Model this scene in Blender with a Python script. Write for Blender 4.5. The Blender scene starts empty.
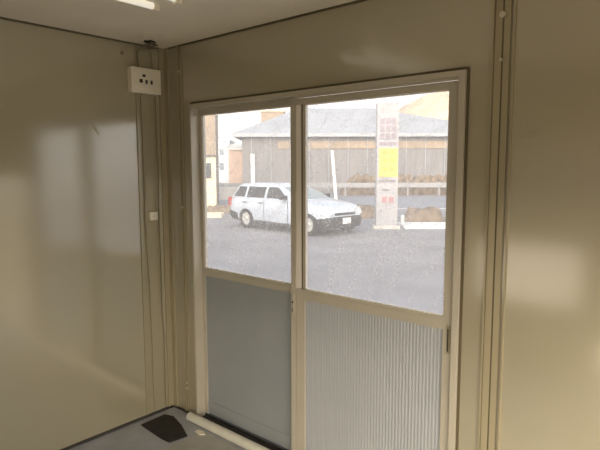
import bpy, bmesh, math, random
from mathutils import Vector, Matrix
random.seed(7)
S = bpy.context.scene
COL = S.collection

# ------------------------------------------------------------------ camera
YAW, PITCH, ROLL, FL = math.radians(40.922), math.radians(6.191), math.radians(-0.127), 531.3
CAM = Vector((2.784, -1.960, 1.538))
fwd = Vector((-math.sin(YAW)*math.cos(PITCH), math.cos(YAW)*math.cos(PITCH), -math.sin(PITCH)))
rgt = Vector((math.cos(YAW), math.sin(YAW), 0))
up = rgt.cross(fwd)
r2 = rgt*math.cos(ROLL) + up*math.sin(ROLL)
u2 = -rgt*math.sin(ROLL) + up*math.cos(ROLL)
cd = bpy.data.cameras.new('camera')
cam = bpy.data.objects.new('camera', cd)
COL.objects.link(cam)
M = Matrix((r2, u2, -fwd)).transposed().to_4x4()
M.translation = CAM
cam.matrix_world = M
cd.sensor_width = 36
cd.lens = 36*FL/600
cd.clip_start = 0.02
cd.clip_end = 500
S.camera = cam

# ------------------------------------------------------------------ sky, sun, exposure
S.view_settings.view_transform = 'Standard'
S.view_settings.look = 'None'
S.view_settings.gamma = 1
S.view_settings.exposure = 0.0
SKY_STRENGTH = 1.2
GLOW_STRENGTH = 12.5
GLOW_DIR = Vector((0.50, -0.86, 0.10)).normalized()     # towards the low, hazy sun behind the cabin
w = bpy.data.worlds.new('sky')
S.world = w
w.use_nodes = True
nt = w.node_tree
bg = nt.nodes['Background']
tc = nt.nodes.new('ShaderNodeTexCoord')
sx = nt.nodes.new('ShaderNodeSeparateXYZ')
rp = nt.nodes.new('ShaderNodeValToRGB')
rp.color_ramp.elements[0].position = 0.0
rp.color_ramp.elements[0].color = (1.45, 1.38, 1.26, 1)
rp.color_ramp.elements[1].position = 0.6
rp.color_ramp.elements[1].color = (0.70, 0.80, 0.98, 1)
e = rp.color_ramp.elements.new(0.18)
e.color = (1.35, 1.32, 1.28, 1)
e = rp.color_ramp.elements.new(0.34)
e.color = (0.92, 0.93, 0.95, 1)
nt.links.new(tc.outputs['Generated'], sx.inputs[0])
nt.links.new(sx.outputs['Z'], rp.inputs[0])
nt.links.new(rp.outputs[0], bg.inputs[0])
bg.inputs[1].default_value = SKY_STRENGTH
# hazy glow round the low sun
dp = nt.nodes.new('ShaderNodeVectorMath'); dp.operation = 'DOT_PRODUCT'
dp.inputs[1].default_value = GLOW_DIR
nt.links.new(tc.outputs['Generated'], dp.inputs[0])
mxn = nt.nodes.new('ShaderNodeMath'); mxn.operation = 'MAXIMUM'; mxn.inputs[1].default_value = 0
nt.links.new(dp.outputs['Value'], mxn.inputs[0])
pw = nt.nodes.new('ShaderNodeMath'); pw.operation = 'POWER'; pw.inputs[1].default_value = 4.0
nt.links.new(mxn.outputs[0], pw.inputs[0])
ml = nt.nodes.new('ShaderNodeMath'); ml.operation = 'MULTIPLY'; ml.inputs[1].default_value = GLOW_STRENGTH
nt.links.new(pw.outputs[0], ml.inputs[0])
bg2 = nt.nodes.new('ShaderNodeBackground')
bg2.inputs[0].default_value = (1.0, 0.87, 0.69, 1)
nt.links.new(ml.outputs[0], bg2.inputs[1])
ad = nt.nodes.new('ShaderNodeAddShader')
nt.links.new(bg.outputs[0], ad.inputs[0]); nt.links.new(bg2.outputs[0], ad.inputs[1])
nt.links.new(ad.outputs[0], nt.nodes['World Output'].inputs[0])

# ------------------------------------------------------------------ materials
def mat(name, col, rough=0.5, metal=0.0, spec=0.5, noise=0.0, nscale=8.0, bump=0.0, bscale=60.0, emit=None, estr=0.0,
        stretch=None, coat=0.0, noise2=None):
    m = bpy.data.materials.new(name)
    m.use_nodes = True
    t = m.node_tree
    b = t.nodes['Principled BSDF']
    b.inputs['Base Color'].default_value = (*col, 1)
    b.inputs['Roughness'].default_value = rough
    b.inputs['Metallic'].default_value = metal
    b.inputs['Specular IOR Level'].default_value = spec
    b.inputs['Coat Weight'].default_value = coat
    c = t.nodes.new('ShaderNodeTexCoord')
    mp = t.nodes.new('ShaderNodeMapping')
    t.links.new(c.outputs['Object'], mp.inputs[0])
    if stretch:
        mp.inputs['Scale'].default_value = stretch
    n = t.nodes.new('ShaderNodeTexNoise')
    n.inputs['Scale'].default_value = nscale
    n.inputs['Detail'].default_value = 6
    t.links.new(mp.outputs[0], n.inputs['Vector'])
    r = t.nodes.new('ShaderNodeValToRGB')
    k = noise if noise > 0 else 0.02
    r.color_ramp.elements[0].position = 0.3
    r.color_ramp.elements[1].position = 0.7
    a = noise2 if noise2 else tuple(max(0, x*(1-k)) for x in col)
    r.color_ramp.elements[0].color = (*a, 1)
    r.color_ramp.elements[1].color = (*[min(1, x*(1+k)) for x in col], 1)
    t.links.new(n.outputs[0], r.inputs[0])
    t.links.new(r.outputs[0], b.inputs['Base Color'])
    if bump > 0:
        n2 = t.nodes.new('ShaderNodeTexNoise')
        n2.inputs['Scale'].default_value = bscale
        n2.inputs['Detail'].default_value = 3
        t.links.new(mp.outputs[0], n2.inputs['Vector'])
        bp = t.nodes.new('ShaderNodeBump')
        bp.inputs['Strength'].default_value = bump
        bp.inputs['Distance'].default_value = 0.01
        t.links.new(n2.outputs[0], bp.inputs['Height'])
        t.links.new(bp.outputs[0], b.inputs['Normal'])
    if emit:
        b.inputs['Emission Color'].default_value = (*emit, 1)
        b.inputs['Emission Strength'].default_value = estr
    return m

M_WALL = mat('wall_paint', (0.40, 0.357, 0.243), rough=0.16, spec=1.0, noise=0.03, nscale=1.5, bump=0.04, bscale=2.2, coat=1.0)
_b = M_WALL.node_tree.nodes['Principled BSDF']
_b.inputs['Coat IOR'].default_value = 1.95
_b.inputs['Coat Roughness'].default_value = 0.13
M_TRIM = mat('trim_paint', (0.37, 0.32, 0.205), rough=0.25, noise=0.05, nscale=3)
M_CEIL = mat('ceiling_board', (0.86, 0.79, 0.65), rough=0.6, noise=0.05, nscale=2.5)
M_FLOOR = mat('floor_sheet', (0.42, 0.43, 0.46), rough=0.45, noise=0.12, nscale=7)
M_FLOOR2 = mat('floor_patch', (0.46, 0.445, 0.41), rough=0.55, noise=0.12, nscale=9)
M_BASE = mat('base_gasket', (0.05, 0.045, 0.04), rough=0.7)
M_GAP = mat('seam', (0.11, 0.085, 0.045), rough=0.7)
M_ALU = mat('painted_aluminium', (0.51, 0.465, 0.37), rough=0.25, spec=0.8, noise=0.04, nscale=5)
M_KICK = mat('kick_panel_grey', (0.32, 0.34, 0.345), rough=0.4, noise=0.03, nscale=4)
M_WHITE = mat('cream_plastic', (0.86, 0.80, 0.66), rough=0.4, noise=0.02)
M_PIPE = mat('pipe_plastic', (0.74, 0.72, 0.62), rough=0.4, noise=0.08, nscale=14)
M_DARK = mat('dark_rubber', (0.03, 0.027, 0.022), rough=0.8, noise=0.3, nscale=40)
M_BLACK = mat('black_hole', (0.015, 0.013, 0.01), rough=0.6)
M_CABLE = mat('cable_sheath', (0.20, 0.165, 0.10), rough=0.6)
M_CABLE2 = mat('cable_grey', (0.33, 0.28, 0.18), rough=0.6)
M_STEEL = mat('screw_steel', (0.62, 0.58, 0.48), rough=0.3, metal=0.8)
M_LIT_EDGE = mat('lit_edge_white', (0.85, 0.80, 0.72), rough=0.35)  # white that holds the lit stile side and the glass-edge glare
M_TUBE = mat('lamp_tube', (0.9, 0.88, 0.8), rough=0.3, emit=(1.0, 0.93, 0.78), estr=0.5)

def glass_mat():
    m = bpy.data.materials.new('dusty_glass')
    m.use_nodes = True
    t = m.node_tree
    N = t.nodes
    for n in list(N):
        N.remove(n)
    out = N.new('ShaderNodeOutputMaterial')
    tr = N.new('ShaderNodeBsdfTransparent')
    gl = N.new('ShaderNodeBsdfGlossy')
    gl.inputs['Roughness'].default_value = 0.02
    df = N.new('ShaderNodeBsdfDiffuse')
    df.inputs[0].default_value = (0.85, 0.82, 0.78, 1)
    tl = N.new('ShaderNodeBsdfTranslucent')
    tl.inputs[0].default_value = (0.92, 0.89, 0.84, 1)
    dust = N.new('ShaderNodeMixShader')
    dust.inputs[0].default_value = 0.8
    t.links.new(df.outputs[0], dust.inputs[1])
    t.links.new(tl.outputs[0], dust.inputs[2])
    c = N.new('ShaderNodeTexCoord')
    # fine specks
    n1 = N.new('ShaderNodeTexNoise'); n1.inputs['Scale'].default_value = 75; n1.inputs['Detail'].default_value = 4
    t.links.new(c.outputs['Object'], n1.inputs['Vector'])
    r1 = N.new('ShaderNodeMapRange'); r1.inputs[1].default_value = 0.50; r1.inputs[2].default_value = 0.75
    r1.inputs[3].default_value = 0.0; r1.inputs[4].default_value = 0.13
    t.links.new(n1.outputs[0], r1.inputs[0])
    # clouds of grime, heavier in places
    n2 = N.new('ShaderNodeTexNoise'); n2.inputs['Scale'].default_value = 2.2; n2.inputs['Detail'].default_value = 5
    t.links.new(c.outputs['Object'], n2.inputs['Vector'])
    r2_ = N.new('ShaderNodeMapRange'); r2_.inputs[1].default_value = 0.3; r2_.inputs[2].default_value = 0.72
    r2_.inputs[3].default_value = 0.12; r2_.inputs[4].default_value = 0.26
    t.links.new(n2.outputs[0], r2_.inputs[0])
    # curved wiping smears
    wv = N.new('ShaderNodeTexWave'); wv.wave_type = 'RINGS'; wv.rings_direction = 'Y'
    wv.inputs['Scale'].default_value = 3.0; wv.inputs['Distortion'].default_value = 3.0; wv.inputs['Detail'].default_value = 3
    mp = N.new('ShaderNodeMapping'); mp.inputs['Location'].default_value = (-1.3, 0, -0.7)
    t.links.new(c.outputs['Object'], mp.inputs[0]); t.links.new(mp.outputs[0], wv.inputs['Vector'])
    r3 = N.new('ShaderNodeMapRange'); r3.inputs[1].default_value = 0.7; r3.inputs[2].default_value = 1.0
    r3.inputs[3].default_value = 0.0; r3.inputs[4].default_value = 0.05
    t.links.new(wv.outputs['Fac'], r3.inputs[0])
    a1 = N.new('ShaderNodeMath'); a1.operation = 'ADD'
    a2 = N.new('ShaderNodeMath'); a2.operation = 'ADD'; a2.use_clamp = True
    t.links.new(r1.outputs[0], a1.inputs[0]); t.links.new(r2_.outputs[0], a1.inputs[1])
    t.links.new(a1.outputs[0], a2.inputs[0]); t.links.new(r3.outputs[0], a2.inputs[1])
    clean = N.new('ShaderNodeMixShader')
    fr = N.new('ShaderNodeFresnel'); fr.inputs['IOR'].default_value = 1.35
    geo = N.new('ShaderNodeNewGeometry')
    ior = N.new('ShaderNodeMapRange'); ior.inputs[3].default_value = 1.35; ior.inputs[4].default_value = 1/1.35
    t.links.new(geo.outputs['Backfacing'], ior.inputs[0]); t.links.new(ior.outputs[0], fr.inputs['IOR'])
    t.links.new(fr.outputs[0], clean.inputs[0])
    t.links.new(tr.outputs[0], clean.inputs[1]); t.links.new(gl.outputs[0], clean.inputs[2])
    mx = N.new('ShaderNodeMixShader')
    t.links.new(a2.outputs[0], mx.inputs[0])
    t.links.new(clean.outputs[0], mx.inputs[1]); t.links.new(dust.outputs[0], mx.inputs[2])
    t.links.new(mx.outputs[0], out.inputs[0])
    return m
M_GLASS = glass_mat()

def rib_mat():
    m = mat('ribbed_sheet', (0.42, 0.435, 0.45), rough=0.45, noise=0.03, nscale=4)
    return m
M_RIB = rib_mat()

# ------------------------------------------------------------------ mesh helpers
def B(bm, x0, x1, y0, y1, z0, z1):
    vs = [bm.verts.new((x, y, z)) for x in (x0, x1) for y in (y0, y1) for z in (z0, z1)]
    for f in ((0, 1, 3, 2), (4, 6, 7, 5), (0, 4, 5, 1), (2, 3, 7, 6), (0, 2, 6, 4), (1, 5, 7, 3)):
        bm.faces.new([vs[i] for i in f])
    return vs

def CYL(bm, p0, p1, r, n=16, r1=None):
    p0, p1 = Vector(p0), Vector(p1)
    d = (p1-p0).normalized()
    a = d.orthogonal().normalized()
    b = d.cross(a)
    r1 = r if r1 is None else r1
    A = [bm.verts.new(p0+(a*math.cos(i*2*math.pi/n)+b*math.sin(i*2*math.pi/n))*r) for i in range(n)]
    C_ = [bm.verts.new(p1+(a*math.cos(i*2*math.pi/n)+b*math.sin(i*2*math.pi/n))*r1) for i in range(n)]
    for i in range(n):
        bm.faces.new((A[i], A[(i+1) % n], C_[(i+1) % n], C_[i]))
    bm.faces.new(A[::-1])
    bm.faces.new(C_)

def PRISM(bm, pts, off):
    """polygon pts (Vectors) extruded by off"""
    off = Vector(off)
    a = [bm.verts.new(Vector(p)) for p in pts]
    b = [bm.verts.new(Vector(p)+off) for p in pts]
    n = len(pts)
    bm.faces.new(a[::-1])
    bm.faces.new(b)
    for i in range(n):
        bm.faces.new((a[i], a[(i+1) % n], b[(i+1) % n], b[i]))

def TUBE(bm, pts, r, n=8):
    pts = [Vector(p) for p in pts]
    rings = []
    for i, p in enumerate(pts):
        d = (pts[min(i+1, len(pts)-1)]-pts[max(i-1, 0)]).normalized()
        a = d.cross(Vector((0.3, 0.9, 0.11))).normalized()
        b = d.cross(a)
        rings.append([bm.verts.new(p+(a*math.cos(k*2*math.pi/n)+b*math.sin(k*2*math.pi/n))*r) for k in range(n)])
    for i in range(len(rings)-1):
        for k in range(n):
            bm.faces.new((rings[i][k], rings[i][(k+1) % n], rings[i+1][(k+1) % n], rings[i+1][k]))
    bm.faces.new(rings[0][::-1])
    bm.faces.new(rings[-1])

def OBJ(name, bm, m, parent=None, smooth=False, bevel=0.0, loc=None, rotz=0.0):
    bmesh.ops.recalc_face_normals(bm, faces=bm.faces)
    if bevel > 0:
        bmesh.ops.bevel(bm, geom=list(bm.edges), offset=bevel, segments=2, affect='EDGES', profile=0.7)
    me = bpy.data.meshes.new(name)
    bm.to_mesh(me)
    bm.free()
    me.materials.append(m)
    if smooth:
        for p in me.polygons:
            p.use_smooth = True
        try:
            me.set_sharp_from_angle(angle=math.radians(38))
        except Exception:
            pass
    o = bpy.data.objects.new(name, me)
    COL.objects.link(o)
    if parent:
        o.parent = parent
    if loc is not None:
        o.location = loc
    if rotz:
        o.rotation_euler = (0, 0, rotz)
    return o

def box(name, m, x0, x1, y0, y1, z0, z1, parent=None, bevel=0.0):
    bm = bmesh.new()
    B(bm, x0, x1, y0, y1, z0, z1)
    return OBJ(name, bm, m, parent, bevel=bevel)

def boxes(name, m, lst, parent=None, bevel=0.0):
    bm = bmesh.new()
    for b in lst:
        B(bm, *b)
    return OBJ(name, bm, m, parent, bevel=bevel)

def EMPTY(name, loc=(0, 0, 0), rotz=0.0):
    o = bpy.data.objects.new(name, None)
    o.empty_display_size = 0.1
    COL.objects.link(o)
    o.location = loc
    o.rotation_euler = (0, 0, rotz)
    return o

def tag(o, label=None, cat=None, group=None, kind=None):
    if label: o['label'] = label
    if cat: o['category'] = cat
    if group: o['group'] = group
    if kind: o['kind'] = kind
    return o

def struct(o, label, cat):
    return tag(o, label, cat, kind='structure')

def copy_tree(o, parent=None):
    c = o.copy()
    COL.objects.link(c)
    if parent is not None:
        c.parent = parent
    for ch in list(o.children):
        copy_tree(ch, c)
    return c

# ------------------------------------------------------------------ room shell
W, D, H = 3.6, 2.3, 2.25
T = 0.06
G = -0.30                                  # outside ground level
FX0, FX1, FZ = 0.258, 1.921, 1.900         # door frame opening

struct(box('floor', M_FLOOR, -T, W+T, -D-T, 0.10, -0.12, 0.0), 'grey-blue vinyl floor of the site cabin', 'floor')
struct(box('ceiling', M_CEIL, -T, W+T, -D-T, T, H, H+0.2), 'cream painted cabin ceiling board', 'ceiling')
struct(box('wall_left', M_WALL, -T, 0, -D-T, T, 0, H), 'glossy beige steel wall left of the sliding doors', 'wall')
struct(boxes('wall_front', M_WALL, [(0, FX0, 0, T, 0, H), (FX1, W, 0, T, 0, H), (FX0, FX1, 0, T, FZ, H)]),
       'glossy beige steel wall around the sliding doors', 'wall')
# back and right walls, with unseen openings added to shape room light and reflections
A0, A1, AZ0, AZ1 = 1.02, 1.86, 0.46, 0.97
V0, V1, VZ0, VZ1 = 1.92, 2.70, 0.03, 0.30
struct(boxes('wall_back', M_WALL, [
    (0, A0, -D-T, -D, 0, H), (A0, A1, -D-T, -D, 0, AZ0), (A0, A1, -D-T, -D, AZ1, H),
    (A1, V0, -D-T, -D, 0, H), (V0, V1, -D-T, -D, 0, VZ0), (V0, V1, -D-T, -D, VZ1, H),
    (V1, W-0.08, -D-T, -D, 0, 0.2), (V1, W-0.08, -D-T, -D, 1.4, H), (W-0.08, W, -D-T, -D, 0, H)]),
    'beige steel wall opposite the sliding doors', 'wall')
struct(boxes('wall_right', M_WALL, [(W, W+T, -D-T, -2.15, 0, H), (W, W+T, -0.12, T, 0, H), (W, W+T, -2.15, -0.12, 1.45, H)]),
       'beige steel end wall with an unseen opening added for daylight', 'wall')
for i, (a, b, c, d) in enumerate(((A0, A1, AZ0, AZ1), (V0, V1, VZ0, VZ1))):  # unseen frames added for their reflections in the door wall
    wf = struct(boxes('added_window_%d' % (i+1), M_ALU, [(a, b, -D-T, -D+0.012, c, c+0.025), (a, b, -D-T, -D+0.012, d-0.025, d),
                (a, a+0.025, -D-T, -D+0.012, c+0.025, d-0.025), (b-0.025, b, -D-T, -D+0.012, c+0.025, d-0.025)]),
                ('unseen low window frame added in the opposite wall for its reflection', 'unseen floor-level opening added in the opposite wall for its reflection')[i], 'window')
    box('pane', M_GLASS, a+0.025, b-0.025, -D-0.034, -D-0.030, c+0.025, d-0.025, wf)

# wall joint trims
struct(boxes('trim_1', M_TRIM, [(0, 0.006, -0.205, -0.198, 0, H), (0, 0.010, -0.045, 0, 0, H), (0, 0.045, -0.010, 0, 0, H)]),
       'folded corner trim between left wall and door wall', 'trim')
t2 = struct(boxes('trim_2', M_TRIM, [(0.135, 0.150, -0.010, 0, 0, H), (0.158, 0.178, -0.006, 0, 0, H)]),
            'narrow vertical joint strip between corner and door frame', 'trim')
for z in (2.10, 1.30, 0.20, 0.165):
    bm = bmesh.new(); CYL(bm, (0.154, -0.002, z), (0.154, -0.013, z), 0.0065, 12)
    OBJ('screw', bm, M_STEEL, t2, smooth=True)
t3 = struct(boxes('trim_3', M_TRIM, [(2.012, 2.018, -0.008, 0, 0, H), (2.022, 2.047, -0.004, 0, 0, H), (2.053, 2.076, -0.004, 0, 0, H),
                                     (2.088, 2.094, -0.008, 0, 0, H)]),
            'vertical wall joint strip right of the door frame', 'trim')
OBJ_G = box('joint_groove', M_GAP, 2.047, 2.053, -0.003, 0, 0, H, t3)
box('joint_groove', M_CABLE, 2.018, 2.0205, -0.002, 0, 0, H, t3)
box('joint_groove', M_CABLE, 2.078, 2.0800, -0.002, 0, 0, H, t3)
for z in (2.075, 1.92, 0.30):
    bm = bmesh.new(); CYL(bm, (2.050, -0.003, z), (2.050, -0.018, z), 0.011 if z > 2 else 0.006, 14)
    OBJ('screw', bm, M_STEEL, t3, smooth=True)
struct(box('baseboard_left', M_BASE, 0, 0.010, -D, -0.012, 0, 0.014), 'thin dark sealing strip along the left wall', 'baseboard')
struct(boxes('baseboard_front', M_BASE, [(0.010, FX0-0.02, -0.010, -0.0005, 0, 0.012), (FX1+0.02, W, -0.010, 0, 0, 0.012)]),
       'thin dark sealing strip along the door wall', 'baseboard')
struct(boxes('trim_4', M_GAP, [(0.012, W, -0.007, 0, H-0.008, H), (0, 0.008, -D, 0, H-0.008, H)]), 'dark gap line where walls meet the ceiling', 'trim')

# ------------------------------------------------------------------ sliding door frame and leaves
trim = struct(EMPTY('trim_5', (0.258, 0, 0)), 'cream aluminium frame around the two sliding doors', 'door frame')
def part(name, m, lst, parent, bevel=0.0, label=None):
    """boxes given in world coordinates, parented to an empty/mesh at parent's place"""
    ox = parent.location
    bm = bmesh.new()
    for b in lst:
        B(bm, b[0]-ox.x, b[1]-ox.x, b[2]-ox.y, b[3]-ox.y, b[4]-ox.z, b[5]-ox.z)
    o = OBJ(name, bm, m, parent, bevel=bevel)
    if label: o['label'] = label
    return o
FY0, FY1 = -0.022, 0.066
part('seam_strip', M_GAP, [(FX0-0.008, FX0, -0.006, 0, 0, FZ+0.010), (FX1, FX1+0.009, -0.008, 0, 0, FZ+0.010), (FX0, FX1, -0.008, 0, FZ, FZ+0.012)], trim,
     label='dark sealant line around the frame')  # dark strip along the outer edges of the frame
part('jamb', M_ALU, [(FX0, FX0+0.013, FY0, FY1, 0, FZ)], trim, 0.002)
part('jamb', M_ALU, [(FX1-0.026, FX1, FY0, FY1, 0, FZ)], trim, 0.002)
part('head', M_ALU, [(FX0+0.024, FX1-0.026, FY0, FY1, FZ-0.022, FZ), (FX0+0.024, 1.055, 0.024, 0.029, FZ-0.036, FZ-0.022),
                     (1.055, FX1-0.026, -0.012, -0.008, FZ-0.034, FZ-0.022)], trim)
part('sill', M_BASE, [(FX0+0.024, FX1-0.026, FY0+0.004, FY1, 0, 0.016), (FX0+0.024, FX1-0.026, 0.028, 0.033, 0.016, 0.03)], trim,
     label='dark door track')

def leaf(name, x0, x1, y0, y1, z0, z1, sL, sR, top, rz0, rz1, bot, label, ribbed):
    """sL/sR stile widths; rail between rz0 and rz1; bottom rail up to bot"""
    o = struct(EMPTY(name, (x0, y0, z0)), label, 'sliding door')
    if ribbed:
        st = part('stile', M_ALU, [(x0, x0+0.032, y0, y1, z0, z1), (x0+0.035, x0+sL, y0+0.002, y1, z0, rz1), (x0+0.032, x0+0.035, y0+0.007, y1, z0, rz1),
                              (x0+0.070, x0+sL, y0+0.010, y1, rz1, z1), (x0+0.032, x0+sL, y0, y1, top, z1)], o)
        part('lit_strip', M_LIT_EDGE, [(x0+0.032, x0+0.060, y0+0.006, y1, rz1, top)], o)['label'] = 'white strip standing for the lit side of the meeting stile'  # the stile's lit side face painted as a white strip
        part('stile_groove', M_GAP, [(x0+0.060, x0+0.070, y0+0.012, y1, rz1, top)], o)
    else:
        part('stile', M_ALU, [(x0, x0+sL, y0, y1, z0, z1)], o, 0.0015)
    part('stile', M_ALU, [(x1-sR, x1, y0, y1, z0, z1)], o, 0.0015)
    part('top_rail', M_ALU, [(x0+sL, x1-sR, y0, y1, top, z1)], o, 0.001)
    part('middle_rail', M_ALU, [(x0+sL, x1-sR, y0, y1, rz0, rz1), (x0+sL, x1-sR, y0-0.003, y0, rz0+0.012, rz1-0.012)], o)
    part('bottom_rail', M_KICK if not ribbed else M_ALU, [(x0+sL, x1-sR, y0+(0 if ribbed else 0.004), y1, z0, bot)], o, 0.001)
    ym = (y0+y1)/2
    part('glass_pane', M_GLASS, [(x0+sL-0.004, x1-sR+0.004, ym-0.002, ym+0.002, rz1-0.004, top+0.004)], o)
    part('glare_gasket', M_LIT_EDGE, [(x0+sL, x0+sL+0.004, ym-0.006, ym+0.006, rz1, top), (x1-sR-0.004, x1-sR, ym-0.006, ym+0.006, rz1, top),
                                   (x0+sL, x1-sR, ym-0.006, ym+0.006, rz1, rz1+0.004), (x0+sL, x1-sR, ym-0.006, ym+0.006, top-0.004, top)], o)  # gasket coloured white to paint the glare along the glass edge
    xa, xb = x0+sL, x1-sR
    if ribbed:
        bm = bmesh.new()
        n = 46
        pitch = (xb-xa)/n
        pts = []
        for i in range(n):
            a = xa+i*pitch
            pts += [(a, y0+0.010), (a+pitch*0.30, y0+0.010), (a+pitch*0.5, y0+0.0087), (a+pitch*0.8, y0+0.0087)]
        pts.append((xb, y0+0.010))
        lo = [bm.verts.new((p[0]-x0, p[1]-y0, bot-z0)) for p in pts]
        hi = [bm.verts.new((p[0]-x0, p[1]-y0, rz0-z0)) for p in pts]
        lo2 = [bm.verts.new((p[0]-x0, 0.018, bot-z0)) for p in (pts[0], pts[-1])]
        hi2 = [bm.verts.new((p[0]-x0, 0.018, rz0-z0)) for p in (pts[0], pts[-1])]
        for i in range(len(pts)-1):
            bm.faces.new((lo[i], lo[i+1], hi[i+1], hi[i]))
        bm.faces.new((lo2[0], hi2[0], hi2[1], lo2[1]))
        k = OBJ('kick_panel', bm, M_RIB, o)
        k['label'] = 'pale kick panel with vertical ribs'
    else:
        k = part('kick_panel', M_KICK, [(xa, xb, y0+0.008, y0+0.014, bot, rz0)], o)
        k['label'] = 'smooth grey kick panel'
    return o
# left leaf on the outer track, right leaf on the inner track
ZL = 0.020
d1 = leaf('door_1', 0.272, 1.062, 0.036, 0.064, 0.034, 1.868, 0.025, 0.045, 1.842, 0.895, 0.940, 0.110,
          'left sliding door with smooth grey kick panel, on the outer track', False)
d2 = leaf('door_2', 1.028, 1.894, -0.004, 0.024, 0.020, 1.866, 0.087, 0.044, 1.836, 0.885, 0.938, 0.085,
          'right sliding door with ribbed kick panel, on the inner track', True)
# pulls
bm = bmesh.new()
B(bm, 1.869-1.028, 1.883-1.028, -0.006, 0.0, 0.79-0.02, 0.905-0.02)
h = OBJ('pull_handle', bm, M_CABLE2, d2, bevel=0.0015)
bm = bmesh.new(); B(bm, 1.873-1.028, 1.879-1.028, -0.0065, -0.0055, 0.80-0.02, 0.895-0.02)
OBJ('finger_recess', bm, M_BLACK, h)
bm = bmesh.new()
B(bm, 1.035-1.028, 1.051-1.028, -0.006, 0.0, 0.80-0.02, 0.91-0.02)
h = OBJ('latch_plate', bm, M_ALU, d2, bevel=0.0015)
bm = bmesh.new(); CYL(bm, (1.043-1.028, -0.0055, 0.865-0.02), (1.043-1.028, -0.0075, 0.865-0.02), 0.0055, 12)
B(bm, 1.041-1.028, 1.045-1.028, -0.0070, -0.0055, 0.815-0.02, 0.835-0.02)
OBJ('keyhole', bm, M_BLACK, h)

# ------------------------------------------------------------------ things in the cabin
# fluorescent ceiling lamp
lamp = tag(EMPTY('ceiling_lamp', (0.92, -1.205, H)), 'cream twin-tube ceiling batten lamp at the top edge', 'lamp')
bm = bmesh.new()
PRISM(bm, [(-0.085, 0.60, 0), (0.085, 0.60, 0), (0.055, 0.60, -0.045), (-0.055, 0.60, -0.045)], (0, -1.2, 0))
OBJ('lamp_body', bm, M_WHITE, lamp)
for s in (-1, 1):
    bm = bmesh.new(); CYL(bm, (s*0.075, -0.56, -0.052), (s*0.075, 0.56, -0.052), 0.014, 14)
    OBJ('lamp_tube', bm, M_TUBE, lamp, smooth=True)
    for e_ in (-1, 1):
        bm = bmesh.new(); B(bm, s*0.075-0.017, s*0.075+0.017, e_*0.56-0.012+0.012*e_, e_*0.56+0.012+0.012*e_, -0.072, -0.010)
        OBJ('lamp_holder', bm, M_WHITE, lamp, bevel=0.003)

# socket box on left wall
sock = tag(EMPTY('wall_socket', (0.0, -0.155, 2.04)), 'cream surface-mounted socket box high in the corner', 'socket')
bm = bmesh.new(); B(bm, 0, 0.042, -0.098, 0.098, -0.072, 0.072)
OBJ('socket_box', bm, M_WHITE, sock, bevel=0.006, smooth=True)
bm = bmesh.new(); B(bm, 0.042, 0.047, -0.085, 0.085, -0.060, 0.060)
OBJ('face_plate', bm, M_WHITE, sock, bevel=0.002)
for (a, b, hw, hh) in ((-0.040, -0.005, 0.010, 0.010), (-0.004, -0.008, 0.007, 0.011), (0.030, -0.008, 0.007, 0.011), (-0.020, 0.026, 0.010, 0.007)):
    bm = bmesh.new(); B(bm, 0.0465, 0.0485, a-hw, a+hw, b-hh, b+hh)
    OBJ('socket_slot', bm, M_BLACK, sock)
sw = tag(EMPTY('junction_box', (0.0, -0.118, 1.247)), 'small cream cable junction box on the left wall near the corner', 'junction box')
bm = bmesh.new(); B(bm, 0, 0.020, -0.026, 0.026, -0.026, 0.026)
OBJ('box_body', bm, M_WHITE, sw, bevel=0.003)
bm = bmesh.new(); CYL(bm, (0.020, 0, 0), (0.0215, 0, 0), 0.004, 10)
OBJ('box_screw', bm, M_STEEL, sw)

def wig(a, b, n, amp, ax, seed):
    rr = random.Random(seed)
    a, b = Vector(a), Vector(b)
    out = []
    ph = rr.random()*6
    for i in range(n+1):
        t = i/n
        p = a.lerp(b, t)
        p[ax] += amp*math.sin(ph+t*9)*math.sin(math.pi*t)+amp*0.4*math.sin(ph+t*23)*math.sin(math.pi*t)
        out.append(p)
    return out
bm = bmesh.new(); TUBE(bm, wig((0.007, -0.176, 1.966), (0.007, -0.150, 0.02), 30, 0.006, 1, 3), 0.0035)
tag(OBJ('power_cable', bm, M_CABLE2, smooth=True), 'thin cable running down from under the socket box to the floor', 'cable')
bm = bmesh.new(); TUBE(bm, wig((0.006, -0.075, 1.966), (0.006, -0.072, 1.0), 12, 0.004, 1, 5)+wig((0.006, -0.072, 0.96), (0.006, -0.066, 0.02), 14, 0.004, 1, 9), 0.003)
tag(OBJ('thin_cable', bm, M_CABLE, smooth=True), 'darker thin cable nearer the corner, passing the junction box', 'cable')
# cables from the ceiling hole
hole = tag(EMPTY('ceiling_outlet', (0.115, -0.165, H)), 'rough dark hole with dangling wires in the ceiling corner', 'ceiling hole')
bm = bmesh.new()
for k in range(7):
    a = k*0.9
    CYL(bm, (0.035*math.cos(a)*k/7, 0.03*math.sin(a)*k/7, 0), (0.035*math.cos(a)*k/7, 0.03*math.sin(a)*k/7, -0.004-0.0006*k), 0.014+0.003*(k % 3), 9)
OBJ('hole_edge', bm, M_BLACK, hole)
bm = bmesh.new()
TUBE(bm, [(0, 0, -0.004), (0.03, 0.02, -0.025), (0.05, -0.005, -0.03), (0.02, -0.03, -0.025), (-0.03, -0.02, -0.018)], 0.005)
TUBE(bm, [(0.01, 0.01, -0.004), (-0.03, 0.035, -0.03), (-0.06, 0.02, -0.03), (-0.09, 0.0, -0.04)], 0.005)
OBJ('wire_tangle', bm, M_CABLE, hole, smooth=True)
bm = bmesh.new()
TUBE(bm, [(0.105, -0.165, H-0.012), (0.06, -0.175, H-0.022), (0.022, -0.185, H-0.03), (0.010, -0.190, H-0.06), (0.012, -0.188, 2.114)], 0.006)
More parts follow.
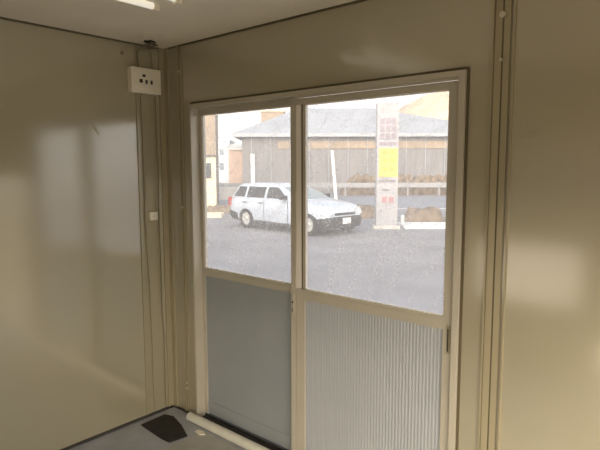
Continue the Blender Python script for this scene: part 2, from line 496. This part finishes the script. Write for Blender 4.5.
tag(OBJ('feed_cable', bm, M_CABLE, smooth=True), 'dark cable from the ceiling hole into the top of the socket box', 'cable')
bm = bmesh.new()
TUBE(bm, [(0.125, -0.150, H-0.012), (0.06, -0.12, H-0.02), (0.012, -0.10, H-0.03), (0.008, -0.092, H-0.07), (0.010, -0.090, 2.114)], 0.003)
tag(OBJ('slim_feed_cable', bm, M_CABLE2, smooth=True), 'thin pale cable from the ceiling hole to the socket box, nearer the corner', 'cable')
# plaster patch round the hole
bm = bmesh.new()
pts = [(0.20+0.075*math.cos(a)*(1+0.2*math.sin(3*a)), -0.24+0.07*math.sin(a)*(1+0.15*math.cos(2*a)), H-0.003) for a in [i*math.pi/10 for i in range(20)]]
PRISM(bm, pts, (0, 0, 0.003))
tag(OBJ('filler_patch', bm, mat('filler', (0.80, 0.74, 0.60), rough=0.8, noise=0.1, nscale=30)), 'pale filler patch on the ceiling beside the wire hole', 'patch')
# small wall marks
bm = bmesh.new(); CYL(bm, (0, -0.281, 2.184), (0.004, -0.281, 2.184), 0.010, 12)
tag(OBJ('wall_plug', bm, M_CABLE), 'small brown plug in the left wall up beside the socket box', 'wall plug')
bm = bmesh.new(); CYL(bm, (2.165, 0, 1.665), (2.165, -0.004, 1.665), 0.006, 10)
tag(OBJ('rivet', bm, M_CABLE2), 'small rivet in the wall right of the door joint strip', 'rivet')
bm = bmesh.new()
PRISM(bm, [(0.0005, -0.475, 1.775), (0.0005, -0.46, 1.755), (0.0005, -0.435, 1.715), (0.0005, -0.445, 1.718), (0.0005, -0.47, 1.75)], (0.0015, 0, 0))
tag(OBJ('scuff_strip', bm, M_TRIM), 'little curved scuff of paint high on the left wall', 'scuff')

# floor things
bm = bmesh.new()
n = 24
R_ = 0.026
prof = [(0.228, 0.019), (0.230, 0.024), (0.236, R_)]
CYL(bm, (0.236, -0.056, R_), (2.3, -0.056, R_), R_, 28)
CYL(bm, (0.229, -0.056, R_), (0.236, -0.056, R_), R_-0.006, 28, R_)
tag(OBJ('plastic_pipe', bm, M_PIPE, smooth=True), 'pale plastic pipe lying on the floor along the door track', 'pipe')
bm = bmesh.new()
PRISM(bm, [(0.072, -0.290, 0.0015), (0.30, -0.305, 0.0015), (0.370, -0.300, 0.0015), (0.390, -0.190, 0.0015), (0.26, -0.135, 0.0015), (0.130, -0.098, 0.0015), (0.066, -0.118, 0.0015)][::-1], (0, 0, 0.006))
tag(OBJ('rubber_mat', bm, M_DARK), 'ragged dark brown mat piece on the floor in the corner', 'mat')
bm = bmesh.new()
PRISM(bm, [(0.38, -0.130, 0.0008), (0.43, -0.135, 0.0008), (0.452, -0.112, 0.0008), (0.42, -0.098, 0.0008), (0.385, -0.108, 0.0008)], (0, 0, 0.008))
tag(OBJ('paper_scrap', bm, M_WHITE), 'small white scrap on the floor beside the pipe', 'scrap')
bm = bmesh.new()
B(bm, 0.40, 1.9, -0.50, -0.09, 0, 0.0007)
tag(OBJ('floor_sheet_patch', bm, M_FLOOR2), 'lighter sheet laid on the floor in front of the doors', 'floor sheet')

# ------------------------------------------------------------------ outside
M_ASPH = mat('asphalt', (0.27, 0.265, 0.285), rough=0.9, noise=0.18, nscale=0.9, bump=0.3, bscale=40)
M_GRAVEL = mat('gravel', (0.60, 0.51, 0.38), rough=0.95, noise=0.2, nscale=3)
M_ROAD = mat('road_asphalt', (0.27, 0.28, 0.31), rough=0.9, noise=0.1, nscale=1)
M_CONC = mat('concrete', (0.55, 0.54, 0.52), rough=0.85, noise=0.12, nscale=3)
M_SIDING = mat('grey_siding', (0.22, 0.215, 0.225), rough=0.8, noise=0.16, nscale=1.2, stretch=(3, 3, 0.25))
M_ROOF = mat('pale_metal_roof', (0.36, 0.38, 0.42), rough=0.6, noise=0.08, nscale=0.6)
M_BROWN = mat('brown_wall', (0.34, 0.27, 0.205), rough=0.8, noise=0.15, nscale=2)
M_CREAM = mat('sunlit_cream', (0.85, 0.76, 0.55), rough=0.8, noise=0.08, nscale=2)  # cream walls, with the low sun's light put into the colour
M_BLUE = mat('pale_blue_wall', (0.42, 0.50, 0.60), rough=0.8, noise=0.2, nscale=0.8, noise2=(0.62, 0.64, 0.66))
M_RED = mat('reddish_wall', (0.46, 0.34, 0.28), rough=0.8, noise=0.15, nscale=2)
M_SHRUB = mat('dry_foliage', (0.20, 0.155, 0.115), rough=0.9, noise=0.45, nscale=3, bump=1.0, bscale=9)
M_HILL = mat('bare_hillside', (0.58, 0.47, 0.35), rough=0.95, noise=0.2, nscale=0.4)
M_PWHITE = mat('white_paint', (0.85, 0.85, 0.83), rough=0.5)
M_METAL = mat('galvanised', (0.26, 0.27, 0.29), rough=0.4, metal=0.3)
M_DPOLE = mat('dark_pole', (0.10, 0.09, 0.08), rough=0.6)

bm = bmesh.new()
def quad(bm, x0, x1, y0, y1, z, t=0.3):
    B(bm, x0, x1, y0, y1, z-t, z)
quad(bm, -90, 90, 0.7, 110, G)
struct(OBJ('ground', bm, M_ASPH), 'grey asphalt yard outside the sliding doors', 'ground')
bm = bmesh.new(); quad(bm, -90, 90, -60, 0.7, G)
struct(OBJ('ground', bm, M_GRAVEL), 'sandy ground behind the cabin', 'ground')

fh = Vector((-math.sin(YAW), math.cos(YAW), 0))
rh = Vector((math.cos(YAW), math.sin(YAW), 0))
base = Vector((CAM.x, CAM.y, 0))
def place(l, d):
    """world point: l metres to the right, d metres away along the street axis"""
    p = base + rh*l + fh*d
    return Vector((p.x, p.y, G))
K = 534.0
def lat(px, d): return (px-300)/K*d
def hz(py, d): return CAM.z+(167.4-py)/K*d-G         # height above the outside ground
def outer(name, l, d, label, cat, kind=None, group=None, turn=0.0):
    o = EMPTY(name, place(l, d), YAW+turn)
    return tag(o, label, cat, group, kind)

# road strip
o = struct(EMPTY('road', place(0, 27), YAW), 'grey-blue road running past the yard', 'road')
box('road_surface', M_ROAD, -60, 60, -4.0, 5.5, 0, 0.015, o)
box('road_line', M_PWHITE, -60, 60, -3.6, -3.48, 0.015, 0.02, o)

# sign pillar
dS = 15.8
l0, l1 = lat(377, dS), lat(398.5, dS)
sw_ = (l1-l0)/2
sh = hz(104, dS)
pil = outer('sign_pillar', (l0+l1)/2, dS, 'tall white sign pillar with yellow panel beside the parked car', 'sign')
bm = bmesh.new(); B(bm, -sw_-0.08, sw_+0.08, -0.02, 0.42, 0, 0.10)
OBJ('plinth', bm, M_CONC, pil)
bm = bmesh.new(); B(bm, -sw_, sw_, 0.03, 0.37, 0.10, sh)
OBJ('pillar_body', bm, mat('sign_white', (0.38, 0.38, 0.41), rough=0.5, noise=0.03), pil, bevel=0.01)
def zz(py): return hz(py, dS)
yel = box('yellow_panel', mat('sign_yellow', (0.72, 0.55, 0.12), rough=0.5), -sw_+0.06, sw_-0.02, 0.012, 0.03, zz(177), zz(148.5), pil)
def strokes(name, m, parent, cells, y0=0.004, y1=0.03):
    bm = bmesh.new()
    rr = random.Random(len(cells)*13+5)
    for (cx, cz, w_, h_) in cells:
        t = min(w_, h_)*0.14
        for k in (-0.4, 0.0, 0.4):
            B(bm, cx-w_*0.45, cx+w_*0.45, y0, y1, cz+k*h_-t/2, cz+k*h_+t/2)
        for k in (-0.3, 0.3):
            B(bm, cx+k*w_-t/2, cx+k*w_+t/2, y0+0.0005, y1, cz-h_*0.45, cz+h_*0.45)
    return OBJ(name, bm, m, parent)
M_SRED = mat('sign_red', (0.55, 0.16, 0.20), rough=0.5)
M_SPUR = mat('sign_purple', (0.30, 0.23, 0.31), rough=0.5)
M_SORG = mat('sign_orange', (0.62, 0.34, 0.04), rough=0.5)
M_SDK = mat('sign_grey_text', (0.25, 0.23, 0.25), rough=0.5)
strokes('pink_lettering', M_SPUR, pil, [(x, zz(y), 0.13, 0.17) for y in (122, 129.5, 137) for x in (-0.17, 0.0, 0.17)])
strokes('purple_band', M_SPUR, pil, [(x, zz(144), 0.11, 0.08) for x in (-0.2, -0.07, 0.07, 0.2)])
strokes('yellow_panel_lettering', M_SORG, pil, [(x, zz(y), 0.12, 0.13) for y in (153, 161, 169.5) for x in (-0.08, 0.13)])
strokes('small_lettering', M_SDK, pil, [(x, zz(181), 0.08, 0.08) for x in (-0.2, -0.1, 0.0, 0.1, 0.2)]+[(x, zz(190), 0.06, 0.05) for x in (-0.12, -0.04, 0.04)])
strokes('red_lettering', M_SRED, pil, [(x, zz(200), 0.14, 0.18) for x in (-0.08, 0.12)])

# big grey building
dB = 40
big = outer('grey_warehouse', lat(238, dB), dB, 'long grey building with pale hipped roof across the road', 'building')
LB = lat(520, dB)-lat(238, dB)
he, hr = hz(134, dB), hz(109, dB)+0.5
box('wall', M_SIDING, 0.3, LB-0.3, 0.3, 9.7, 0, he, big)
bm = bmesh.new()
v = [(-0.3, -0.3, he), (LB+0.3, -0.3, he), (LB+0.3, 10.3, he), (-0.3, 10.3, he), (4.5, 5, hr), (10.7, 5, hr)]
vb = [bm.verts.new(p) for p in v]
vt = [bm.verts.new((p[0], p[1], p[2]-0.25)) for p in v[:4]]
for f in ((0, 1, 5, 4), (1, 2, 5), (2, 3, 4, 5), (3, 0, 4)):
    bm.faces.new([vb[i] for i in f])
for i in range(4):
    bm.faces.new((vt[i], vt[(i+1) % 4], vb[(i+1) % 4], vb[i]))
bm.faces.new(vt[::-1])
OBJ('roof', bm, M_ROOF, big)
box('fascia_band', M_BROWN, 3.0, LB-0.3, 0.22, 0.3, he-1.1, he-0.55, big)
for k in range(14):
    xx = 1.0+k*1.45
    if xx < LB-0.6:
        box('downpipe', M_ROOF, xx, xx+0.05, 0.2, 0.3, 0, he-0.25, big)
# roof-top tower
dT = 62
tw = outer('brown_tower', lat(273, dT), dT, 'square brown tower rising behind the grey warehouse roof', 'building')
box('tower_wall', M_BROWN, -1.3, 1.3, 0, 2.6, 0, hz(112.5, dT), tw)
box('tower_cap', M_CREAM, -1.45, 1.45, -0.15, 2.75, hz(112.5, dT), hz(111, dT), tw)
# cream/brown house on the far left
dH = 23
hs = outer('cream_house', lat(216, dH), dH, 'brown and cream house at the left edge of the view', 'building', turn=0.17)
box('lower_wall', M_CREAM, -5, 0, 0, 5, 0, hz(156, dH), hs)
box('upper_wall', M_BROWN, -5, 0.0, -0.02, 5, hz(155.9, dH), hz(112, dH), hs)
box('eave_band', M_DPOLE, -5, 0.03, -0.05, 5, hz(157, dH), hz(155, dH), hs)
boxes('window', mat('far_window', (0.08, 0.09, 0.10), rough=0.15), [(-0.55, -0.2, -0.04, 0.0, hz(178, dH), hz(163, dH))], hs)
o = outer('utility_post', lat(217.5, 22), 22, 'slim dark post at the corner of the cream house', 'post')
bm = bmesh.new(); CYL(bm, (0, 0, 0), (0, 0, hz(117, 22)), 0.055, 10); OBJ('post_shaft', bm, M_DPOLE, o, smooth=True)
bm = bmesh.new(); CYL(bm, (0, 0, hz(117, 22)), (0, 0, hz(116, 22)), 0.075, 10); OBJ('post_cap', bm, M_DPOLE, o, smooth=True)
# pale blue building, red house
dP = 52
o = outer('blue_building', lat(225, dP), dP, 'pale blue building between cream house and grey warehouse', 'building')
box('wall', M_BLUE, -0.75, 0.5, 0, 4, 0, hz(141, dP), o)
box('roof_edge', M_PWHITE, -0.8, 0.55, -0.1, 4.1, hz(141, dP), hz(139.5, dP), o)
boxes('window', mat('far_window_blue', (0.16, 0.2, 0.27), rough=0.2), [(-0.5, -0.1, -0.03, 0, hz(155, dP), hz(149, dP))], o)
boxes('window', bpy.data.materials['far_window_blue'], [(-0.5, -0.1, -0.03, 0, hz(170, dP), hz(163, dP))], o)
dR = 47
o = outer('red_house', lat(234, dR), dR, 'small reddish house beside the left end of the grey warehouse', 'building')
box('wall', M_RED, -0.45, 0.75, 0, 4, 0, hz(150, dR), o)
bm = bmesh.new()
PRISM(bm, [(-0.65, -0.2, hz(150, dR)), (0.8, -0.2, hz(150, dR)), (0.8, 2.1, hz(145, dR)), (-0.65, 2.1, hz(145, dR))], (0, 0, 0.15))
OBJ('roof', bm, M_CONC, o)
# white poles
for px, top, d_, lean, lab in ((253, 154, 22, 0.0, 'white pole standing behind the parked car, left one'),
                               (334, 151, 28, -0.10, 'slightly leaning white pole behind the right front of the car')):
    o = outer('white_pole', lat(px, d_), d_, lab, 'pole', group='white poles behind the car')
    bm = bmesh.new(); CYL(bm, (0.13 if lean else 0, 0, 0), (lean if lean else 0, 0, hz(top, d_)), 0.085, 12)
    OBJ('pole_shaft', bm, M_PWHITE, o, smooth=True)
    bm = bmesh.new(); B(bm, -0.2, 0.2+(0.1 if lean else 0), -0.2, 0.2, 0, 0.06); OBJ('pole_base', bm, M_CONC, o)

# guard rail / low fence on the far side of the road
dF = 34
gr = outer('guard_rail', lat(180, dF), dF, 'long pale guard rail on the far side of the road', 'guard rail')
LG = lat(480, dF)-lat(180, dF)
bm = bmesh.new(); B(bm, 0, LG, -0.04, 0.04, 0.55, 0.85); OBJ('rail', bm, M_METAL, gr)
k = 0.5
while k < LG:
    bm = bmesh.new(); B(bm, k, k+0.1, 0.04, 0.14, 0, 0.9); OBJ('post', bm, M_METAL, gr)
    k += 2.0
def hedge(name, l0_, l1_, d, h, label, cat, seed, depth=0.6):
    rr = random.Random(seed)
    bm = bmesh.new()
    L = l1_-l0_
    nx = max(8, int(L*6))
    prof_n = 9
    rings = []
    for i in range(nx+1):
        t = i/nx
        env = min(1, t*8, (1-t)*8)**0.5 if 0 < t < 1 else 0.15
        ring = []
        for j in range(prof_n):
            a = math.pi*j/(prof_n-1)
            q = (0.8+0.4*rr.random())
            ring.append(bm.verts.new((t*L, -math.cos(a)*depth*0.5*q*(0.3+0.7*env), max(0, math.sin(a))**0.6*h*q*env)))
        rings.append(ring)
    for i in range(nx):
        for j in range(prof_n-1):
            bm.faces.new((rings[i][j], rings[i][j+1], rings[i+1][j+1], rings[i+1][j]))
    bm.faces.new(rings[0]); bm.faces.new(rings[-1][::-1])
    o = OBJ(name, bm, M_SHRUB, loc=place(l0_, d), rotz=YAW)
    return tag(o, label, cat)
hedge('roadside_hedge', lat(340, 35.5), lat(480, 35.5), 35.5, 1.25, 'brown dry hedge behind the guard rail at right', 'hedge', 3, 1.0)
hedge('planting_strip', lat(352, 19.5), lat(378, 19.5), 19.5, 0.42, 'reddish brown shrubs between the car and sign pillar', 'shrubs', 8, 0.8)
hedge('low_hedge', lat(404, 18.0), lat(446, 18.0), 18.0, 0.45, 'low dark brown hedge right of the sign pillar', 'hedge', 11, 0.5)
hedge('kerb_weeds', lat(204, 21.5), lat(236, 21.5), 21.5, 0.3, 'dry weeds by the kerb behind the rear of the car', 'weeds', 21, 0.5)
# kerbs
box_k = outer('yard_kerb', lat(406, 15.8), 15.8, 'white kerb on the ground right of the sign pillar', 'kerb')
box('kerb_stone', M_PWHITE, 0, 4.0, 0, 1.3, 0, 0.07, box_k)
box_k = outer('wheel_stop', lat(198, 22.0), 19.5, 'pale kerb behind the rear of the car, sunlight put into its colour', 'kerb')
box('kerb_stone', M_CREAM, -0.6, 1.3, 0, 0.8, 0, 0.14, box_k)  # cream colour stands for sunlight on the kerb
o = outer('low_wall', lat(214, 26), 30, 'low pale concrete wall behind the car across the road', 'wall')
box('wall_block', M_CONC, -3.0, 1.8, 0, 0.2, 0, 0.75, o)
o = outer('marker_stone', lat(403.5, 17.2), 17.2, 'small white marker post left of the low hedge', 'marker')
bm = bmesh.new(); CYL(bm, (0, 0, 0), (0, 0, 0.24), 0.06, 12); OBJ('marker_shaft', bm, M_PWHITE, o, smooth=True)
bm = bmesh.new(); CYL(bm, (0, 0, 0.24), (0, 0, 0.30), 0.06, 12, 0.03); OBJ('marker_cap', bm, M_PWHITE, o, smooth=True)
# hillside
bm = bmesh.new()
rr = random.Random(4)
nx, ny = 48, 10
g = []
for i in range(nx+1):
    row = []
    for j in range(ny+1):
        x = -10+i*2.4
        y = j*4.0
        hh = 16.5/(1+math.exp(-(x-2)/3.2))+0.05*x
        f = math.sin(min(1, j/6)*math.pi/2)
        row.append(bm.verts.new((x, y, hh*f+rr.uniform(-0.4, 0.4)*f)))
    g.append(row)
for i in range(nx):
    for j in range(ny):
        bm.faces.new((g[i][j], g[i+1][j], g[i+1][j+1], g[i][j+1]))
o = OBJ('hillside', bm, M_HILL, loc=place(lat(385, 90), 80), rotz=YAW, smooth=True)
struct(o, 'brown hillside rising behind the warehouse at right', 'hill')
# unseen block beside the cabin, added to shade the parked car
o = tag(EMPTY('shade_block', (-0.5, 0, G)), 'unseen beige block added left of this cabin to cast shade', 'cabin')
box('block_body', M_TRIM, -9.0, 0, -D-0.1, 0.05, 0.2, 2.75, o)
box('block_base', M_DPOLE, -9.0, 0, -D-0.05, 0.0, 0, 0.2, o)

# ------------------------------------------------------------------ the parked estate car
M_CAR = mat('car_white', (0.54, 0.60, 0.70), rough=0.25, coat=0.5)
M_CGLASS = mat('car_glass', (0.05, 0.05, 0.05), rough=0.06, spec=0.8)
M_WSHIELD = mat('windscreen_glass', (0.25, 0.30, 0.28), rough=0.05, spec=1.0, coat=1.0)  # greenish sky reflection put into the base colour
M_BLK = mat('black_plastic', (0.035, 0.033, 0.035), rough=0.6)
M_TYRE = mat('tyre_rubber', (0.03, 0.03, 0.03), rough=0.85)
M_HUB = mat('hub_steel', (0.62, 0.62, 0.60), rough=0.4, metal=0.4)
M_LAMP = mat('headlamp', (0.75, 0.77, 0.78), rough=0.1, spec=1.0)
M_TAIL = mat('tail_lamp', (0.45, 0.03, 0.02), rough=0.2)
rear = Vector((-9.0, 9.16)); front = Vector((-6.32, 8.95))
ang = math.atan2(front.y-rear.y, front.x-rear.x)
car = tag(EMPTY('estate_car', (rear.x, rear.y, G), ang), 'white estate car with black front bumper parked outside', 'car')
car.location = Vector((rear.x, rear.y, G)) + Vector((-math.sin(ang), math.cos(ang), 0))*0.80
WB = 2.65
def loft(secs, n_half):
    bm = bmesh.new()
    rings = []
    for x, pts in secs:
        ring = [bm.verts.new((x, y, z)) for (y, z) in pts] + [bm.verts.new((x, -y, z)) for (y, z) in reversed(pts) if abs(y) > 1e-6]
        rings.append(ring)
    n = len(rings[0])
    for i in range(len(rings)-1):
        for k in range(n):
            bm.faces.new((rings[i][k], rings[i][(k+1) % n], rings[i+1][(k+1) % n], rings[i+1][k]))
    bm.faces.new(rings[0][::-1]); bm.faces.new(rings[-1])
    return bm
def sec(x, zb, zt, hw, crown=0.03, sh_=0.05):
    mid = zb+(zt-zb)*0.55
    return (x, [(0, zb), (hw*0.88, zb), (hw*0.97, zb+0.08), (hw, mid), (hw*0.985, zt-sh_-0.03), (hw*0.93, zt-0.015), (hw*0.82, zt+crown*0.4), (0, zt+crown)])
secs = [sec(-0.98, 0.42, 0.90, 0.66), sec(-0.93, 0.32, 0.96, 0.76), sec(-0.80, 0.26, 0.98, 0.825), sec(-0.4, 0.24, 0.99, 0.85), sec(0.4, 0.22, 0.98, 0.855),
        sec(1.3, 0.20, 0.965, 0.855), sec(2.05, 0.20, 0.965, 0.85), sec(2.3, 0.21, 0.955, 0.85), sec(2.7, 0.22, 0.90, 0.845), sec(3.05, 0.24, 0.83, 0.825, 0.04),
        sec(3.28, 0.27, 0.74, 0.76, 0.04), sec(3.40, 0.33, 0.64, 0.64, 0.03)]
bm = loft(secs, 8)
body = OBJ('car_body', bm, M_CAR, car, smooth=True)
# cut the wheel arches
cuts = []
for wx in (0, WB):
    bm = bmesh.new(); CYL(bm, (wx, -1.1, 0.30), (wx, 1.1, 0.30), 0.345, 36)
    bmesh.ops.recalc_face_normals(bm, faces=bm.faces)
    me = bpy.data.meshes.new('cut'); bm.to_mesh(me); bm.free()
    c = bpy.data.objects.new('cut', me); COL.objects.link(c); c.parent = car
    md = body.modifiers.new('arch', 'BOOLEAN'); md.object = c; md.operation = 'DIFFERENCE'; md.solver = 'EXACT'
    cuts.append(c)
bpy.context.view_layer.update()
dg = bpy.context.evaluated_depsgraph_get()
me2 = bpy.data.meshes.new_from_object(body.evaluated_get(dg))
body.modifiers.clear()
body.data = me2
for c in cuts:
    bpy.data.objects.remove(c)
box('underbody', M_BLK, -0.7, 3.1, -0.60, 0.60, 0.18, 0.62, car)
# greenhouse
ZB0, ZR = 0.955, 1.42
def gsec(z, x0, x1, hw):
    return [(x0, -hw*0.9), (x0+0.12, -hw), (x1-0.25, -hw), (x1, -hw*0.80), (x1+0.04, 0), (x1, hw*0.80), (x1-0.25, hw), (x0+0.12, hw), (x0, hw*0.9), (x0-0.02, 0)]
levels = [(ZB0-0.03, -0.90, 2.22, 0.80), (1.0, -0.88, 2.12, 0.795), (ZR-0.06, -0.60, 1.36, 0.665), (ZR, -0.52, 1.25, 0.60), (ZR+0.035, -0.2, 0.95, 0.40)]
bm = bmesh.new()
rings = [[bm.verts.new((x, y, z)) for (x, y) in gsec(z, a, b, hw)] for (z, a, b, hw) in levels]
for i in range(len(rings)-1):
    for k in range(10):
        bm.faces.new((rings[i][k], rings[i][(k+1) % 10], rings[i+1][(k+1) % 10], rings[i+1][k]))
bm.faces.new(rings[-1]); bm.faces.new(rings[0][::-1])
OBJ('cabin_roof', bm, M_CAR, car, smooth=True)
def gpt(x, z, s):
    """point on the sloping side of the greenhouse"""
    t = (z-1.0)/(ZR-0.06-1.0)
    hw = 0.795+(0.665-0.795)*t
    return Vector((x, s*(hw+0.006), z))
for s in (-1, 1):
    for nm, poly in (('rear_quarter_window', [(-0.68, 1.02), (-0.10, 1.02), (-0.10, 1.34), (-0.46, 1.34)]),
                     ('rear_door_window', [(0.0, 1.01), (0.80, 1.01), (0.80, 1.345), (0.0, 1.345)]),
                     ('front_door_window', [(0.90, 1.01), (1.80, 1.01), (1.30, 1.345), (0.90, 1.345)])):
        bm = bmesh.new()
        PRISM(bm, [gpt(x, z, s) for x, z in poly], (0, -s*0.02, 0))
        OBJ(nm, bm, M_CGLASS, car)
# windscreen and tailgate glass
def slab(name, m, pts, off):
    bm = bmesh.new(); PRISM(bm, pts, off); return OBJ(name, bm, m, car)
a, b = (2.12, 1.0), (1.36, ZR-0.06)
L_ = lambda t: (a[0]+(b[0]-a[0])*t, a[1]+(b[1]-a[1])*t)
p0, p1 = L_(0.03), L_(0.96)
bm = bmesh.new()
qs = []
for (px_, pz_), hw in ((p0, 0.795*0.80), (p1, 0.665*0.80)):
    row = [bm.verts.new((px_+0.012+(0.04 if abs(u) < 0.01 else 0), u*hw*0.97, pz_+0.008)) for u in (-1, 0, 1)]
    qs.append(row)
for i in range(2):
    bm.faces.new((qs[0][i], qs[0][i+1], qs[1][i+1], qs[1][i]))
ext = bmesh.ops.extrude_face_region(bm, geom=list(bm.faces))
bmesh.ops.translate(bm, vec=(-0.015, 0, -0.015), verts=[v for v in ext['geom'] if isinstance(v, bmesh.types.BMVert)])
OBJ('windscreen', bm, M_WSHIELD, car)
slab('tailgate_window', M_CGLASS, [(-0.915, -0.62, 1.03), (-0.915, 0.62, 1.03), (-0.67, 0.54, 1.33), (-0.67, -0.54, 1.33)], (0.04, 0, 0))
# black lower front bumper, rear bumper, sills
bm = loft([sec(2.96, 0.20, 0.52, 0.845, 0.0, 0.02), sec(3.15, 0.20, 0.55, 0.835, 0.0, 0.02), sec(3.34, 0.21, 0.56, 0.755, 0.0, 0.02), sec(3.46, 0.25, 0.54, 0.60, 0.0, 0.02), sec(3.49, 0.30, 0.50, 0.45, 0.0, 0.02)], 8)
OBJ('front_bumper', bm, M_BLK, car, smooth=True)['label'] = 'unpainted black front bumper'
bm = loft([sec(-1.04, 0.34, 0.56, 0.60, 0.0, 0.02), sec(-0.98, 0.27, 0.58, 0.77, 0.0, 0.02), sec(-0.80, 0.24, 0.58, 0.84, 0.0, 0.02), sec(-0.42, 0.24, 0.50, 0.862, 0.0, 0.02)], 8)
OBJ('rear_bumper', bm, M_BLK, car, smooth=True)['label'] = 'unpainted black rear bumper'
for s in (-1, 1):
    box('door_sill', M_BLK, 0.38, 2.28, s*0.83-0.03, s*0.83+0.03, 0.19, 0.27, car)
    box('door_handle', M_BLK, 0.62, 0.78, s*0.858-0.012, s*0.858+0.012, 0.84, 0.865, car)
    box('door_handle', M_BLK, 0.62-0.72, 0.78-0.72, s*0.858-0.012, s*0.858+0.012, 0.84, 0.865, car)
    box('door_seam', M_BLK, 0.845, 0.853, s*0.853-0.004, s*0.853+0.004, 0.28, 0.95, car)
    box('door_seam', M_BLK, 1.86, 1.868, s*0.848-0.006, s*0.848+0.006, 0.28, 0.95, car)
    bm = bmesh.new()
    PRISM(bm, [(1.66, s*0.80, 1.0), (1.82, s*0.80, 1.0), (1.80, s*0.80, 1.12), (1.70, s*0.80, 1.12)], (0, s*0.18, 0))
    OBJ('door_mirror', bm, M_BLK, car, bevel=0.01)
    bm = bmesh.new()
    PRISM(bm, [(3.02, s*0.838, 0.66), (3.30, s*0.765, 0.62), (3.395, s*0.60, 0.58), (3.36, s*0.60, 0.70), (3.10, s*0.80, 0.79)], (0.02, s*0.012, 0.0))
    OBJ('headlamp', bm, M_LAMP, car)
    bm = bmesh.new(); B(bm, -0.95, -0.80, s*0.80-0.035, s*0.80+0.02, 0.70, 0.98)
    OBJ('tail_lamp', bm, M_TAIL, car, bevel=0.01)
    # wheels
    for wx in (0, WB):
        yy = s*0.80
        bm = bmesh.new()
        prof = [(0.20, -0.08), (0.275, -0.088), (0.298, -0.07), (0.303, 0), (0.298, 0.07), (0.275, 0.088), (0.20, 0.08)]
        N_ = 30
        rg = [[bm.verts.new((wx+r__*math.cos(q*2*math.pi/N_), yy-s*0.03+y__, 0.303+r__*math.sin(q*2*math.pi/N_))) for (r__, y__) in prof] for q in range(N_)]
        for q in range(N_):
            for j in range(len(prof)):
                bm.faces.new((rg[q][j], rg[q][(j+1) % 7], rg[(q+1) % N_][(j+1) % 7], rg[(q+1) % N_][j]))
        wl = OBJ('wheel', bm, M_TYRE, car, smooth=True)
        bm = bmesh.new()
        CYL(bm, (wx, yy-s*0.03-s*0.02, 0.303), (wx, yy-s*0.03+s*0.055, 0.303), 0.205, 28, 0.195)
        CYL(bm, (wx, yy-s*0.03+s*0.055, 0.303), (wx, yy-s*0.03+s*0.075, 0.303), 0.07, 20, 0.05)
        OBJ('wheel_hub', bm, M_HUB, wl, smooth=True)
box('number_plate', M_PWHITE, 3.485, 3.505, -0.165, 0.165, 0.33, 0.495, car)
bm = bmesh.new()
B(bm, 3.36, 3.41, -0.42, 0.42, 0.585, 0.655)
OBJ('grille', bm, M_BLK, car, bevel=0.008)

# stubby nose and tail, slightly lower body, wheels left round
for ch in [c for c in car.children if not c.name.startswith('wheel')]:
    for v in ch.data.vertices:
        x = v.co.x
        if x > WB+0.34:
            x = WB+0.34+(x-WB-0.34)*0.62
        elif x < -0.36:
            x = -0.36+(x+0.36)*0.86
        v.co.x = x
        v.co.z = v.co.z*0.94 if v.co.z > 0.5 else v.co.z*0.97
